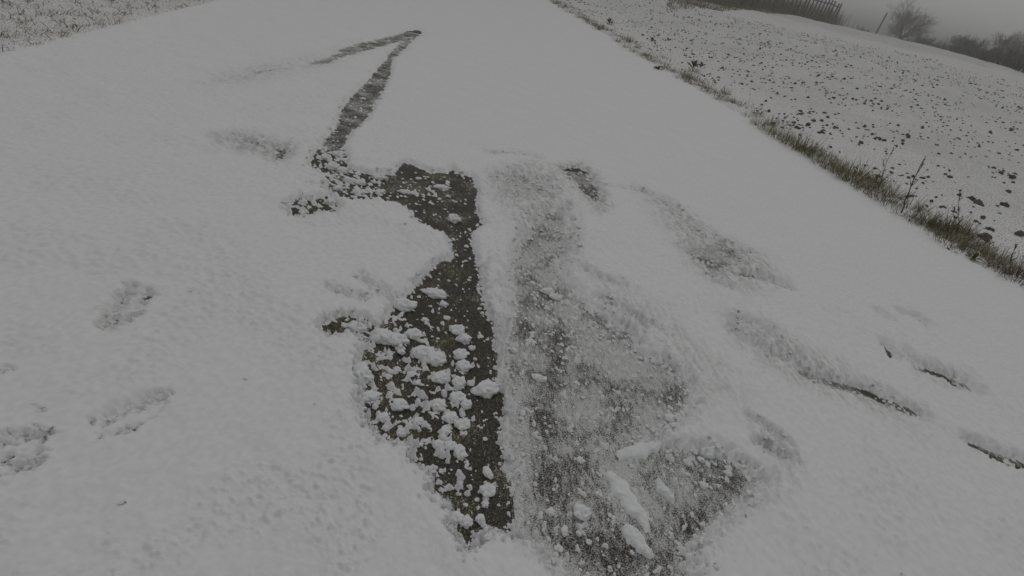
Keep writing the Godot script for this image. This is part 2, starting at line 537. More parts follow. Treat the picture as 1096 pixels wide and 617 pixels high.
func polar_sheet(angles: PackedFloat32Array, rings: PackedFloat32Array, keep: Callable, height: Callable, colour) -> ArrayMesh:
	var na := angles.size()
	var nr := rings.size()
	var ids := PackedInt32Array()
	ids.resize(na * nr)
	var vs := PackedVector3Array()
	var cs := PackedColorArray()
	var cosv := PackedFloat32Array()
	var sinv := PackedFloat32Array()
	for a in angles:
		cosv.append(cos(a))
		sinv.append(sin(a))
	for j in nr:
		var r := rings[j]
		for i in na:
			var x := r * sinv[i]
			var z := -r * cosv[i]
			if keep.call(x, z):
				ids[j * na + i] = vs.size()
				vs.append(Vector3(x, height.call(x, z), z))
				if colour: cs.append(colour.call(x, z))
			else:
				ids[j * na + i] = -1
	var ix := PackedInt32Array()
	for j in nr - 1:
		for i in na:
			var i2 := i + 1 if i + 1 < na else 0
			var a := ids[j * na + i]
			var b := ids[j * na + i2]
			var c := ids[(j + 1) * na + i]
			var d := ids[(j + 1) * na + i2]
			if a < 0 or b < 0 or c < 0 or d < 0: continue
			ix.append_array(PackedInt32Array([a, c, b, b, c, d]))
	# middle fan
	var mid := vs.size()
	var y0: float = height.call(0.0, 0.0)
	vs.append(Vector3(0, y0, 0))
	if colour: cs.append(colour.call(0.0, 0.0))
	for i in na:
		var i2 := i + 1 if i + 1 < na else 0
		if ids[i] >= 0 and ids[i2] >= 0: ix.append_array(PackedInt32Array([mid, ids[i], ids[i2]]))
	var arr := []
	arr.resize(Mesh.ARRAY_MAX)
	arr[Mesh.ARRAY_VERTEX] = vs
	arr[Mesh.ARRAY_INDEX] = ix
	if colour: arr[Mesh.ARRAY_COLOR] = cs
	var st := SurfaceTool.new()
	st.create_from_arrays(arr)
	st.generate_normals()
	return st.commit()

func keep_road(x: float, z: float) -> bool:
	return x > ROAD_L - 0.35 and x < ROAD_R + 0.4

func keep_all(_x: float, _z: float) -> bool:
	return true

func road_snow_y(x: float, z: float) -> float:
	return snow_depth(x, z)

func snow_tint(x: float, z: float) -> Color:
	var sl := cell(slush, x + n_mid.get_noise_2d(x * 0.6, z * 0.6) * 0.06, -z + n_mid.get_noise_2d(x * 0.6 + 9.0, z * 0.6) * 0.06, 0.0)
	if sl <= 0.0: return Color.WHITE
	var g := n_mid.get_noise_2d(x * 2.0, z * 0.5) * 0.8 + n_fine.get_noise_2d(x * 1.2, z * 0.7) * 0.9
	var t := clampf(sl * (0.45 + 0.9 * g), 0.0, 0.8)
	return Color(1.0 - 0.80 * t, 1.0 - 0.81 * t, 1.0 - 0.83 * t)

func field_colour(x: float, z: float) -> Color:
	# how much bare earth and stubble shows through: ploughed field, snow-filled headland, grassy bank
	var r := sqrt(x * x + z * z)
	var v := 1.0
	if x > 0:
		var u := 0.57 * x - 0.82 * z
		var n := n_big.get_noise_2d(x * 2.0, z * 2.0)
		var n2 := n_mid.get_noise_2d(x * 0.35, z * 0.35)
		var plough := smoothstep(6.0, 9.0, x) * (1.0 - smoothstep(33.0, 38.0, u + n * 4.0))
		v = 1.0 - plough * (0.05 + 0.10 * clampf(n2 + 0.2, 0, 1) + 0.06 * n)
		var bank := smoothstep(41.0, 45.0, u + n * 2.0) * (1.0 - smoothstep(14.0, 20.0, 0.82 * x + 0.57 * z)) * smoothstep(-16.0, -10.0, 0.82 * x + 0.57 * z + 4.0)
		v -= bank * (0.12 + 0.2 * clampf(n2, 0, 1))
	else:
		v = 1.0 - 0.12 * clampf(n_mid.get_noise_2d(x * 0.6, z * 0.6) + 0.1, 0, 1)
	return Color(v, v * 0.995, v * 0.985)

func build_ground():
	# road: asphalt, mostly under snow
	var road := Node3D.new()
	road.name = "road"
	road.set_meta("kind", "structure")
	add_child(road)
	var near := asphalt_material(-1.3, 0.6, 4.0, 4.0, Vector2i(1700, 1700), 41)
	var mid := asphalt_material(-2.4, 4.6, 3.1, 6.6, Vector2i(775, 1650), 51)
	var left := asphalt_material(-2.4, 0.6, 1.1, 4.0, Vector2i(330, 1200), 71)
	var rest := plain(lin(0.05, 0.047, 0.042), 0.8)
	var pieces := [[-1.3, 0.6, 4.0, 4.0, near], [-2.4, 4.6, 3.1, 6.6, mid], [-2.4, 0.6, 1.1, 4.0, left], [ROAD_L, 0.6, -2.4 - ROAD_L, 10.6, rest], [2.7, 0.6, ROAD_R - 2.7, 4.0, null], [0.7, 4.6, ROAD_R - 0.7, 6.6, rest], [ROAD_L, -40.0, ROAD_R - ROAD_L, 40.6, rest], [ROAD_L, 11.2, ROAD_R - ROAD_L, 300.0, rest]]
	# the prints on the right reach bare asphalt too
	var side := asphalt_material(2.7, 0.6, ROAD_R - 2.7, 4.0, Vector2i(580, 1000), 61)
	pieces[4][4] = side
	for p in pieces:
		var st := SurfaceTool.new()
		st.begin(Mesh.PRIMITIVE_TRIANGLES)
		var c := [Vector2(p[0], p[1]), Vector2(p[0] + p[2], p[1]), Vector2(p[0] + p[2], p[1] + p[3]), Vector2(p[0], p[1] + p[3])]
		var uv := [Vector2(0, 0), Vector2(1, 0), Vector2(1, 1), Vector2(0, 1)]
		for k in [0, 3, 2, 0, 2, 1]:
			st.set_normal(Vector3.UP)
			st.set_uv(uv[k])
			st.add_vertex(Vector3(c[k].x, 0.0, -c[k].y))
		st.generate_tangents()
		piece("asphalt", st.commit(), p[4], road)
	var snow := polar_sheet(angle_list(0.0048, 0.045, 1.35), ring_list(0.25, 260.0, 1.0052, 28.0, 1.03), keep_road, road_snow_y, snow_tint)
	var sn := piece("road_snow", snow, M.snow, self)
	sn.set_meta("kind", "structure")
	var land_mesh := polar_sheet(angle_list(0.0058, 0.06, 1.25), ring_list(2.0, 1200.0, 1.0115, 90.0, 1.06), keep_all, land_bumpy, field_colour)
	var fl := piece("snowy_field", land_mesh, M.field, self)
	fl.set_meta("kind", "structure")

# ---------------------------------------------------------------- small solid shapes
func lump_mesh(seed_no: int, rough: float, squash: float, seg := 16, rows := 10) -> ArrayMesh:
	var n := FastNoiseLite.new()
	n.seed = seed_no
	n.frequency = 0.9
	n.fractal_octaves = 3
	var vs := PackedVector3Array()
	var ix := PackedInt32Array()
	for j in rows + 1:
		var th := PI * j / rows
		for i in seg:
			var ph := TAU * i / seg
			var d := Vector3(sin(th) * cos(ph), cos(th), sin(th) * sin(ph))
			var k := 1.0 + rough * n.get_noise_3dv(d * 1.5) + rough * 0.5 * n.get_noise_3dv(d * 4.0 + Vector3(7, 3, 1))
			var p := d * 0.5 * k
			p.y *= squash
			vs.append(p)
	for j in rows:
		for i in seg:
			var i2 := (i + 1) % seg
			var a := j * seg + i
			var b := j * seg + i2
			var c := (j + 1) * seg + i
			var e := (j + 1) * seg + i2
			ix.append_array(PackedInt32Array([a, b, c, b, e, c]))
	var arr := []
	arr.resize(Mesh.ARRAY_MAX)
	arr[Mesh.ARRAY_VERTEX] = vs
	arr[Mesh.ARRAY_INDEX] = ix
	var st := SurfaceTool.new()
	st.create_from_arrays(arr)
	st.generate_normals()
	return st.commit()

func snow_clumps():
	var forms := []
	for k in 7: forms.append(lump_mesh(100 + k * 13, 0.55, 0.95, 22, 14))
	# px, py, width, height in photo pixels, where: d bared strip, c cross stroke, g dusted asphalt
	var list := [
		[433,325,24,15,"d"], [466,313,26,11,"d"], [387,397,21,24,"d"], [383,349,20,12,"d"], [410,358,26,18,"d"], [425,362,20,15,"d"], [443,356,17,13,"d"], [453,376,22,16,"d"], [466,382,22,16,"d"],
		[471,403,18,13,"d"], [489,352,15,14,"d"], [497,361,13,12,"d"], [493,378,15,13,"d"], [496,390,16,13,"d"], [491,408,13,15,"d"], [520,414,27,18,"d"], [516,335,4,4,"d"], [478,340,7,6,"d"], [396,423,22,13,"d"], [428,432,16,13,"d"],
		[490,424,18,13,"d"], [499,432,11,10,"d"], [469,432,17,14,"d"], [482,446,17,12,"d"], [495,453,16,13,"d"], [475,325,9,7,"d"], [482,476,13,10,"d"], [492,482,13,15,"d"], [469,475,11,10,"d"], [476,460,12,10,"d"],
		[522,504,9,14,"d"], [522,524,16,13,"d"], [519,539,7,7,"d"], [416,484,23,18,"d"], [451,509,17,11,"d"], [488,553,14,12,"d"], [499,557,13,11,"d"], [514,555,10,9,"d"], [472,504,5,5,"d"], [455,342,8,6,"d"], [440,400,9,7,"d"], [425,395,8,7,"d"], [505,372,7,6,"d"], [447,450,12,9,"d"], [410,446,14,10,"d"], [430,462,11,9,"d"],
		[354,215,11,11,"c"], [349,168,12,8,"c"], [362,165,14,8,"c"], [356,178,13,10,"c"], [367,182,12,9,"c"], [374,193,14,9,"c"], [385,195,12,8,"c"], [362,201,11,7,"c"], [385,205,14,8,"c"], [406,189,16,8,"c"], [333,197,16,12,"c"], [344,200,14,10,"c"], [433,205,14,6,"c"], [443,207,10,5,"c"], [473,200,16,6,"c"], [448,191,6,4,"c"], [486,233,13,12,"c"], [406,205,8,9,"c"], [336,186,9,7,"c"], [325,216,8,6,"c"],
		[622,547,17,15,"g"], [762,483,20,13,"g"], [718,447,13,9,"g"], [621,492,8,7,"g"], [753,519,8,7,"g"], [589,547,9,8,"g"], [586,311,14,9,"g"], [594,317,13,9,"g"], [652,349,8,6,"g"], [665,340,10,7,"g"], [568,365,12,6,"g"], [577,404,15,8,"g"], [779,506,8,6,"g"], [604,566,7,14,"g"], [630,580,6,5,"g"]]
	rng.seed = 77
	var i := 0
	for c in list:
		var p := flat(c[0], c[1] + c[3] * 0.25)
		var w: float = absf(flat(c[0] + c[2] * 0.5, c[1]).distance_to(flat(c[0] - c[2] * 0.5, c[1]))) * 1.06
		var dist := Vector2(p.length(), EYE).length()
		var h: float = c[3] * dist / FOC     # apparent height
		var tall := minf(minf(w, h) * 0.62, 0.07)
		var deep: float = clampf(h * 1.15, w * 0.5, w * 1.6)
		var o := piece("snow_clump", forms[i % forms.size()], M.clump, self)
		o.position = Vector3(p.x, tall * 0.24, -p.y)
		o.rotation.y = rng.randf_range(-0.5, 0.5)
		o.scale = Vector3(w * 0.95, tall * 1.25, deep * 0.95)
		var small: bool = w < 0.035
		var form := "broad flat" if w > deep * 1.35 else ("big rounded" if w > 0.07 else "rounded")
		match c[4]:
			"d": tag(o, "small white crumb of snow on the dark bared strip" if small else form + " white lump of snow lying on the dark bared strip", "snow", "snow lumps on the dark strip")
			"c": tag(o, "small snow crumb on the dark cross stroke below the arrow" if small else form + " white lump of snow on the dark cross stroke below arrow", "snow", "snow lumps on the cross stroke")
			"g": tag(o, "loose white snow crumb on the grey dusted asphalt" if small else form + " loose white snow lump on the grey dusted asphalt", "snow", "snow lumps on the dusted asphalt")
		i += 1
	# long flakes broken off the crust
	for s in [[653,505, 695,570, 0.085, "long tapering snow slab broken on the grey dusted asphalt"], [667,564, 699,598, 0.07, "short crooked snow slab below the long one on dusted asphalt"], [702,514, 722,541, 0.05, "small narrow snow slab beside the long one on dusted asphalt"], [660,491, 712,474, 0.075, "broad smeared snow slab across the grey dusted asphalt"]]:
		var a := flat(s[0], s[1])
		var b := flat(s[2], s[3])
		var o := piece("snow_slab", slab_mesh(a.distance_to(b), s[4], int(s[0])), M.clump, self)
		var m := (a + b) * 0.5
		o.position = Vector3(m.x, 0.0, -m.y)
		o.rotation.y = atan2(b.y - a.y, b.x - a.x)
		tag(o, s[5], "snow", "snow slabs on the dusted asphalt")
	# crumbs too small to count
	var mm := MultiMesh.new()
	mm.transform_format = MultiMesh.TRANSFORM_3D
	mm.mesh = lump_mesh(9, 1.0, 0.8, 9, 7)
	var spots := []
	while spots.size() < 900:
		var x := rng.randf_range(-1.4, 2.6)
		var f := 0.75 * pow(8.0, rng.randf())
		var b := cell(bare, x, f, 0)
		var want := 0.02 + 0.9 * (1.0 if b > 0.1 and b < 0.97 else (0.03 if b >= 0.97 else 0.0))
		if b >= 0.97 and n_mid.get_noise_2d(x * 2.0, f * 2.0) > 0.1: want = 0.3
		if b < 0.1: want = 0.004 * roughness_of(x, f)
		if rng.randf() < want: spots.append(Vector2(x, f))
	mm.instance_count = spots.size()
	for k in spots.size():
		var q: Vector2 = spots[k]
		var s := rng.randf_range(0.004, 0.013) * (1.0 + 0.12 * q.y)
		if rng.randf() < 0.12: s *= 1.6
		var y := maxf(0.0, snow_depth(q.x, -q.y))
		mm.set_instance_transform(k, Transform3D(Basis(Vector3.UP, rng.randf() * TAU).scaled(Vector3(s * 1.3, s, s * 1.2)), Vector3(q.x, y + s * 0.22, -q.y)))
	var o2 := MultiMeshInstance3D.new()
	o2.name = "snow_crumbs"
	o2.multimesh = mm
	o2.material_override = M.clump
	add_child(o2)
	tag(o2, "fine white snow crumbs scattered over the scraped road", "snow", "", "stuff")

func slab_mesh(length: float, width: float, seed_no: int) -> ArrayMesh:
	var n := FastNoiseLite.new()
	n.seed = seed_no
	n.frequency = 14.0
	var seg := 26
	var across := 10
	var vs := PackedVector3Array()
	var ix := PackedInt32Array()
	for i in seg + 1:
		var t := float(i) / seg
		var half := width * 0.5 * pow(maxf(0.0, sin(PI * clampf(t * 0.94 + 0.03, 0, 1))), 0.5) * (1.0 + 0.5 * n.get_noise_2d(t * length * 1.4, 3.0))
		if t > 0.5: half *= 1.0 - 0.35 * (t - 0.5) * 2.0
		var off := n.get_noise_2d(t * length, 9.0) * width * 0.22
		for k in across + 1:
			var s := float(k) / across * 2.0 - 1.0
			var edge := 1.0 - pow(absf(s), 4.0)
			var x := (t - 0.5) * length + n.get_noise_2d(s, t * 3.0) * 0.006
			var y := -0.004 + 0.022 * edge * minf(1.0, half / (width * 0.3)) * (1.0 + 0.5 * n.get_noise_2d(x * 3.0, s * 0.3))
			vs.append(Vector3(x, y, off + s * half * (1.0 + 0.12 * n.get_noise_2d(x * 6.0, s))))
	for i in seg:
		for k in across:
			var a := i * (across + 1) + k
			var b := a + across + 1
			ix.append_array(PackedInt32Array([a, b, a + 1, a + 1, b, b + 1]))
	var arr := []
	arr.resize(Mesh.ARRAY_MAX)
	arr[Mesh.ARRAY_VERTEX] = vs
	arr[Mesh.ARRAY_INDEX] = ix
	var st := SurfaceTool.new()
	st.create_from_arrays(arr)
	st.generate_normals()
	return st.commit()

# ---------------------------------------------------------------- plants
func blade(st: SurfaceTool, p: Vector3, dir: Vector3, length: float, wide: float, col: Color, droop := 0.5, steps := 3):
	var side := dir.cross(Vector3.UP)
	if side.length() < 0.05: side = Vector3(rng.randf_range(-1, 1), 0, rng.randf_range(-1, 1))
	side = side.normalized().rotated(Vector3.UP, rng.randf_range(-0.6, 0.6)) * wide * 0.5
	var d := dir.normalized()
	var q := p
	var prev_a := q - side
	var prev_b := q + side
	st.set_color(col)
	for k in steps:
		var t := float(k + 1) / steps
		d = (d + Vector3.DOWN * droop / steps * t).normalized()
		q += d * length / steps
		var w := (1.0 - t) if t < 1.0 else 0.0
		if k == steps - 1:
			st.add_vertex(prev_a)
			st.add_vertex(q)
			st.add_vertex(prev_b)
		else:
			var a := q - side * (0.35 + 0.65 * w)
			var b := q + side * (0.35 + 0.65 * w)
			for v in [prev_a, a, prev_b, prev_b, a, b]: st.add_vertex(v)
			prev_a = a
			prev_b = b

func grass_tone() -> Color:
	var k := rng.randf()
	var c: Color
	if k < 0.45: c = Color(0.14, 0.12, 0.055)
	elif k < 0.7: c = Color(0.20, 0.165, 0.095)
	elif k < 0.88: c = Color(0.075, 0.08, 0.032)
	else: c = Color(0.075, 0.045, 0.028)
	return c * rng.randf_range(0.9, 1.7)

func tuft_mesh(n: int, tall: float, spread: float, tone := Color(0, 0, 0, 0)) -> ArrayMesh:
	var st := SurfaceTool.new()
	st.begin(Mesh.PRIMITIVE_TRIANGLES)
	for i in n:
		var a := rng.randf() * TAU
		var r := spread * sqrt(rng.randf())
		var lean := rng.randf_range(0.1, 1.5)
		var c := grass_tone()
		if tone.a > 0: c = tone * rng.randf_range(0.6, 1.4)
		blade(st, Vector3(cos(a) * r, -0.02, sin(a) * r), Vector3(cos(a) * lean, 1, sin(a) * lean), tall * rng.randf_range(0.45, 1.15), rng.randf_range(0.004, 0.009), c, rng.randf_range(0.2, 1.6))
	st.generate_normals()
	return st.commit()

func leaf_mesh(length: float, wide: float, droop: float, col: Color) -> ArrayMesh:
	var st := SurfaceTool.new()
	st.begin(Mesh.PRIMITIVE_TRIANGLES)
	st.set_smooth_group(0)
	var n := 6
	for k in n:
		var t0 := float(k) / n
		var t1 := float(k + 1) / n
		var q := []
		for t in [t0, t1]:
			var w: float = wide * 0.5 * pow(sin(PI * clampf(t * 0.95 + 0.04, 0, 1)), 0.8)
			var c := Vector3(length * t * (1.0 - 0.25 * droop * t), length * (0.75 * t - droop * t * t), 0)
			q.append_array([c + Vector3(0, 0.25 * w, -w), c, c + Vector3(0, 0.25 * w, w)])
		st.set_color(col * (0.85 + 0.3 * t0))
		for v in [q[0], q[3], q[1], q[1], q[3], q[4], q[1], q[4], q[2], q[2], q[4], q[5]]: st.add_vertex(v)
	st.generate_normals()
	return st.commit()

func tube(st: SurfaceTool, a: Vector3, b: Vector3, ra: float, rb: float, col: Color, sides := 5):
	var d := (b - a).normalized()
	var u := d.cross(Vector3(0.3, 0.1, 0.95)).normalized()
	var v := d.cross(u)
	st.set_color(col)
	for k in sides:
		var t0 := TAU * k / sides
		var t1 := TAU * (k + 1) / sides
		var p0 := u * cos(t0) + v * sin(t0)
		var p1 := u * cos(t1) + v * sin(t1)
		for q in [a + p0 * ra, b + p0 * rb, a + p1 * ra, a + p1 * ra, b + p0 * rb, b + p1 * rb]: st.add_vertex(q)

func new_st() -> SurfaceTool:
	var st := SurfaceTool.new()
	st.begin(Mesh.PRIMITIVE_TRIANGLES)
	return st

func done(st: SurfaceTool) -> ArrayMesh:
	st.generate_normals()
	return st.commit()

func ground_at(px: float, py: float) -> Vector3:
	var p := terrain_at(px, py)
	p.y = land_bumpy(p.x, p.z)
	return p

func verge_plants():
	rng.seed = 5
	# right verge: loose blades nobody could count, thicker in some stretches
	var st := new_st()
	var made := 0
	while made < 9000:
		var f := 1.5 * pow(22.0, rng.randf())
		var x := 5.12 + absf(rng.randfn(0.0, 0.42)) + 0.25 * n_mid.get_noise_2d(1.0, f * 0.6)
		var dens := 0.12 + 1.5 * n_low.get_noise_2d(x * 0.5, f * 0.45 + 11.0)
		if f > 11: dens += 0.2
		if rng.randf() > dens: continue
		var p := Vector3(x, 0, -f)
		p.y = land_bumpy(p.x, p.z) - 0.01
		var a := rng.randf() * TAU
		var l := rng.randf_range(0.2, 1.3)
		blade(st, p, Vector3(cos(a) * l, 1, sin(a) * l), rng.randf_range(0.04, 0.15), rng.randf_range(0.003, 0.006) * (1.0 + f * 0.05), grass_tone(), rng.randf_range(0.2, 1.5))
		made += 1
	var g := piece("verge_grass", done(st), M.plant, self)
	tag(g, "thin dry olive grass poking through snow between road and field", "grass", "", "stuff")
	# left verge
	st = new_st()
	made = 0
	while made < 14000:
		var f := 2.5 * pow(14.0, rng.randf())
		var x := -3.85 - absf(rng.randfn(0.0, 1.8))
		if rng.randf() > 0.06 + 1.3 * maxf(0.0, n_mid.get_noise_2d(x * 0.35, f * 0.35)): continue
		var p := Vector3(x, 0, -f)
		p.y = land_bumpy(x, -f) - 0.01
		var a := rng.randf() * TAU
		var l := rng.randf_range(0.5, 1.6)
		blade(st, p, Vector3(cos(a) * l, 1, sin(a) * l), rng.randf_range(0.05, 0.15), rng.randf_range(0.005, 0.010), grass_tone() * 1.1, rng.randf_range(0.6, 2.0))
		made += 1
	g = piece("bank_grass", done(st), M.plant, self)
	tag(g, "flattened dark grass showing through snow on the far-side bank", "grass", "", "stuff")
	# tufts that can be told apart, along the right verge
	var forms := [tuft_mesh(70, 0.24, 0.09), tuft_mesh(95, 0.28, 0.13), tuft_mesh(45, 0.18, 0.08), tuft_mesh(60, 0.22, 0.14), tuft_mesh(50, 0.2, 0.1, Color(0.07, 0.04, 0.028, 1))]
	var spots := [[812,133,0,1.0], [822,141,1,1.0], [832,147,1,1.1], [842,152,1,1.1], [852,158,1,1.15], [862,163,1,1.05], [872,169,0,1.1], [880,177,0,1.2], [890,183,4,1.0], [898,187,0,1.1], [906,190,1,1.2], [913,197,0,1.25], [922,203,3,1.0], [932,207,3,1.0], [941,214,4,0.9], [950,220,3,0.9], [962,229,2,1.0], [976,236,2,0.9], [992,240,0,1.0], [1001,244,0,0.9],
		[1012,262,1,0.9], [1022,266,3,0.9], [1032,272,4,0.8], [1016,277,4,0.8], [1045,284,2,0.9], [1072,290,4,1.0], [1090,300,4,1.2], [645,30,4,1.1], [653,27,4,1.2], [636,34,0,1.1], [628,26,0,1.0], [618,20,0,1.2], [608,14,3,1.3], [600,9,4,1.3], [592,5,0,1.3], [660,45,0,1.1], [668,52,0,1.2], [676,58,1,1.0], [684,62,3,1.0], [735,84,1,1.0], [742,78,1,0.9], [752,92,4,0.9], [757,95,0,0.8], [724,84,2,0.9], [768,106,2,0.8], [800,124,2,0.8], [810,122,4,0.8]]
	for s in spots:
		var o := piece("grass_tuft", forms[s[2]], M.plant, self)
		o.position = ground_at(s[0], s[1])
		o.rotation.y = rng.randf() * TAU
		o.scale = Vector3.ONE * s[3] * rng.randf_range(0.85, 1.1)
		if s[2] != 4:
			var o3 := piece("grass_tuft", forms[(s[2] + 1) % 4], M.plant, self)
			var q := o.position + Vector3(rng.randf_range(0.12, 0.4), 0, rng.randf_range(-0.25, 0.25))
			o3.position = Vector3(q.x, land_bumpy(q.x, q.z), q.z)
			o3.rotation.y = rng.randf() * TAU
			o3.scale = Vector3.ONE * rng.randf_range(0.6, 1.0)
			tag(o3, "low straw grass tuft on the field side of the verge", "grass", "straw tufts on the verge")
		if s[2] == 4: tag(o, "reddish brown tuft of dead weeds on the snowy road verge", "grass", "brown tufts on the verge")
		else: tag(o, "dry olive straw grass tuft on the snowy road verge", "grass", "straw tufts on the verge")
	# dark leafy weeds
	var weeds := [[703,79, 0.20, Color(0.03, 0.028, 0.018), "dark leafy weed standing alone at the road edge"], [741,74, 0.24, Color(0.075, 0.068, 0.025), "olive leafy weed beside a brown curled leaf on the verge"], [750,72, 0.16, Color(0.12, 0.065, 0.022), "low weed with rust brown curled leaves on the verge"], [652,24, 0.26, Color(0.07, 0.03, 0.022), "dark red leafy weed among distant verge grass"], [697,45, 0.14, Color(0.03, 0.025, 0.02), "small black leafed weed at the field edge"], [1011,278, 0.13, Color(0.035, 0.033, 0.022), "small dark weed against smooth road snow by tall stalks"], [1039,281, 0.12, Color(0.09, 0.075, 0.03), "flat yellowish weed at the end of the grassy verge"]]
	for w in weeds:
		var t := thing("leafy_weed", ground_at(w[0], w[1]), rng.randf() * TAU)
		tag(t, w[4], "weed", "leafy weeds along the verge")
		var h: float = w[2]
		var lm := [leaf_mesh(h * 1.1, h * 0.3, 0.6, w[3]), leaf_mesh(h * 0.9, h * 0.36, 0.25, w[3] * 1.3)]
		var ss := new_st()
		tube(ss, Vector3(0, -0.03, 0), Vector3(0.01, h * 0.8, 0), 0.006, 0.003, w[3] * 1.2)
		piece("stem", done(ss), M.plant, t)
		for k in 11:
			var l := piece("leaf", lm[k % 2], M.plant, t)
			l.position = Vector3(0, h * 0.06 * k, 0)
			l.rotation = Vector3(rng.randf_range(-0.4, 0.4), k * 2.4 + rng.randf() * 0.4, rng.randf_range(-0.1, 0.6))
			l.scale = Vector3.ONE * (1.05 - k * 0.05)
	# tall dead stalks: base pixel, tip pixel, bend, label
	var stalks := [[965,228, 990,170, 4, 0.0075, "tall leaning reddish dead stalk with seed head on the verge"], [938,212, 956,160, 2, 0.004, "thin forked dead stem left of the reddish stalk"], [945,216, 946,172, 2, 0.003, "thin straight dead stem left of the reddish stalk"], [1025,250, 1028,204, 3, 0.004, "upright grey dead stalk with small seed head on verge"], [1020,248, 1022,222, 1, 0.003, "short thin dead stem beside the upright grey stalk"], [1082,282, 1088,262, 2, 0.004, "short bent grey stalk where the grassy verge ends"], [1005,252, 1007,236, 1, 0.003, "short pale dead stem in the grass between the stalks"]]
	for s in stalks:
		var b := ground_at(s[0], s[1])
		var dist := Vector2(b.x, b.z).length()
		var tip := at_dist(s[2], s[3], dist) - b
		var t := thing("dead_stalk", b)
		tag(t, s[6], "stalk", "dead stalks on the verge")
		var col := Color(0.075, 0.045, 0.035) if s[4] == 4 else Color(0.085, 0.07, 0.055)
		var ss := new_st()
		var pts := []
		for k in 9:
			var u := k / 8.0
			pts.append(tip * u + Vector3(rng.randf_range(-1, 1), 0, rng.randf_range(-1, 1)) * 0.008 + Vector3(-0.05, 0, 0.02) * sin(PI * u) * tip.length())
		pts[0] = Vector3(0, -0.03, 0)
		for k in 8: tube(ss, pts[k], pts[k + 1], s[5] * (1.0 - k * 0.07), s[5] * (0.93 - k * 0.07), col)
		piece("stem", done(ss), M.plant, t)
		var nt: int = s[4]
		for k in nt * 2:
			ss = new_st()
			var q: Vector3 = pts[2 + (k * 2) % 6]
			var e := q + Vector3(rng.randf_range(-0.6, 0.6), rng.randf_range(0.3, 0.9), rng.randf_range(-0.6, 0.6)) * tip.length() * 0.22
			tube(ss, q, e, s[5] * 0.5, s[5] * 0.2, col, 4)
			for m in 6: blade(ss, q.lerp(e, m / 6.0), Vector3(rng.randf_range(-1, 1), 0.6, rng.randf_range(-1, 1)), 0.03, 0.007, col * 1.1)
			piece("twig", done(ss), M.plant, t)
		ss = new_st()
		for k in 40:
			var q2: Vector3 = tip * rng.randf_range(0.86, 1.02)
			blade(ss, q2, Vector3(rng.randf_range(-1, 1), rng.randf_range(-0.3, 1), rng.randf_range(-1, 1)), 0.035 * tip.length() + 0.01, 0.007, col * rng.randf_range(0.8, 1.5), 0.4, 2)
		piece("seed_head", done(ss), M.plant, t)

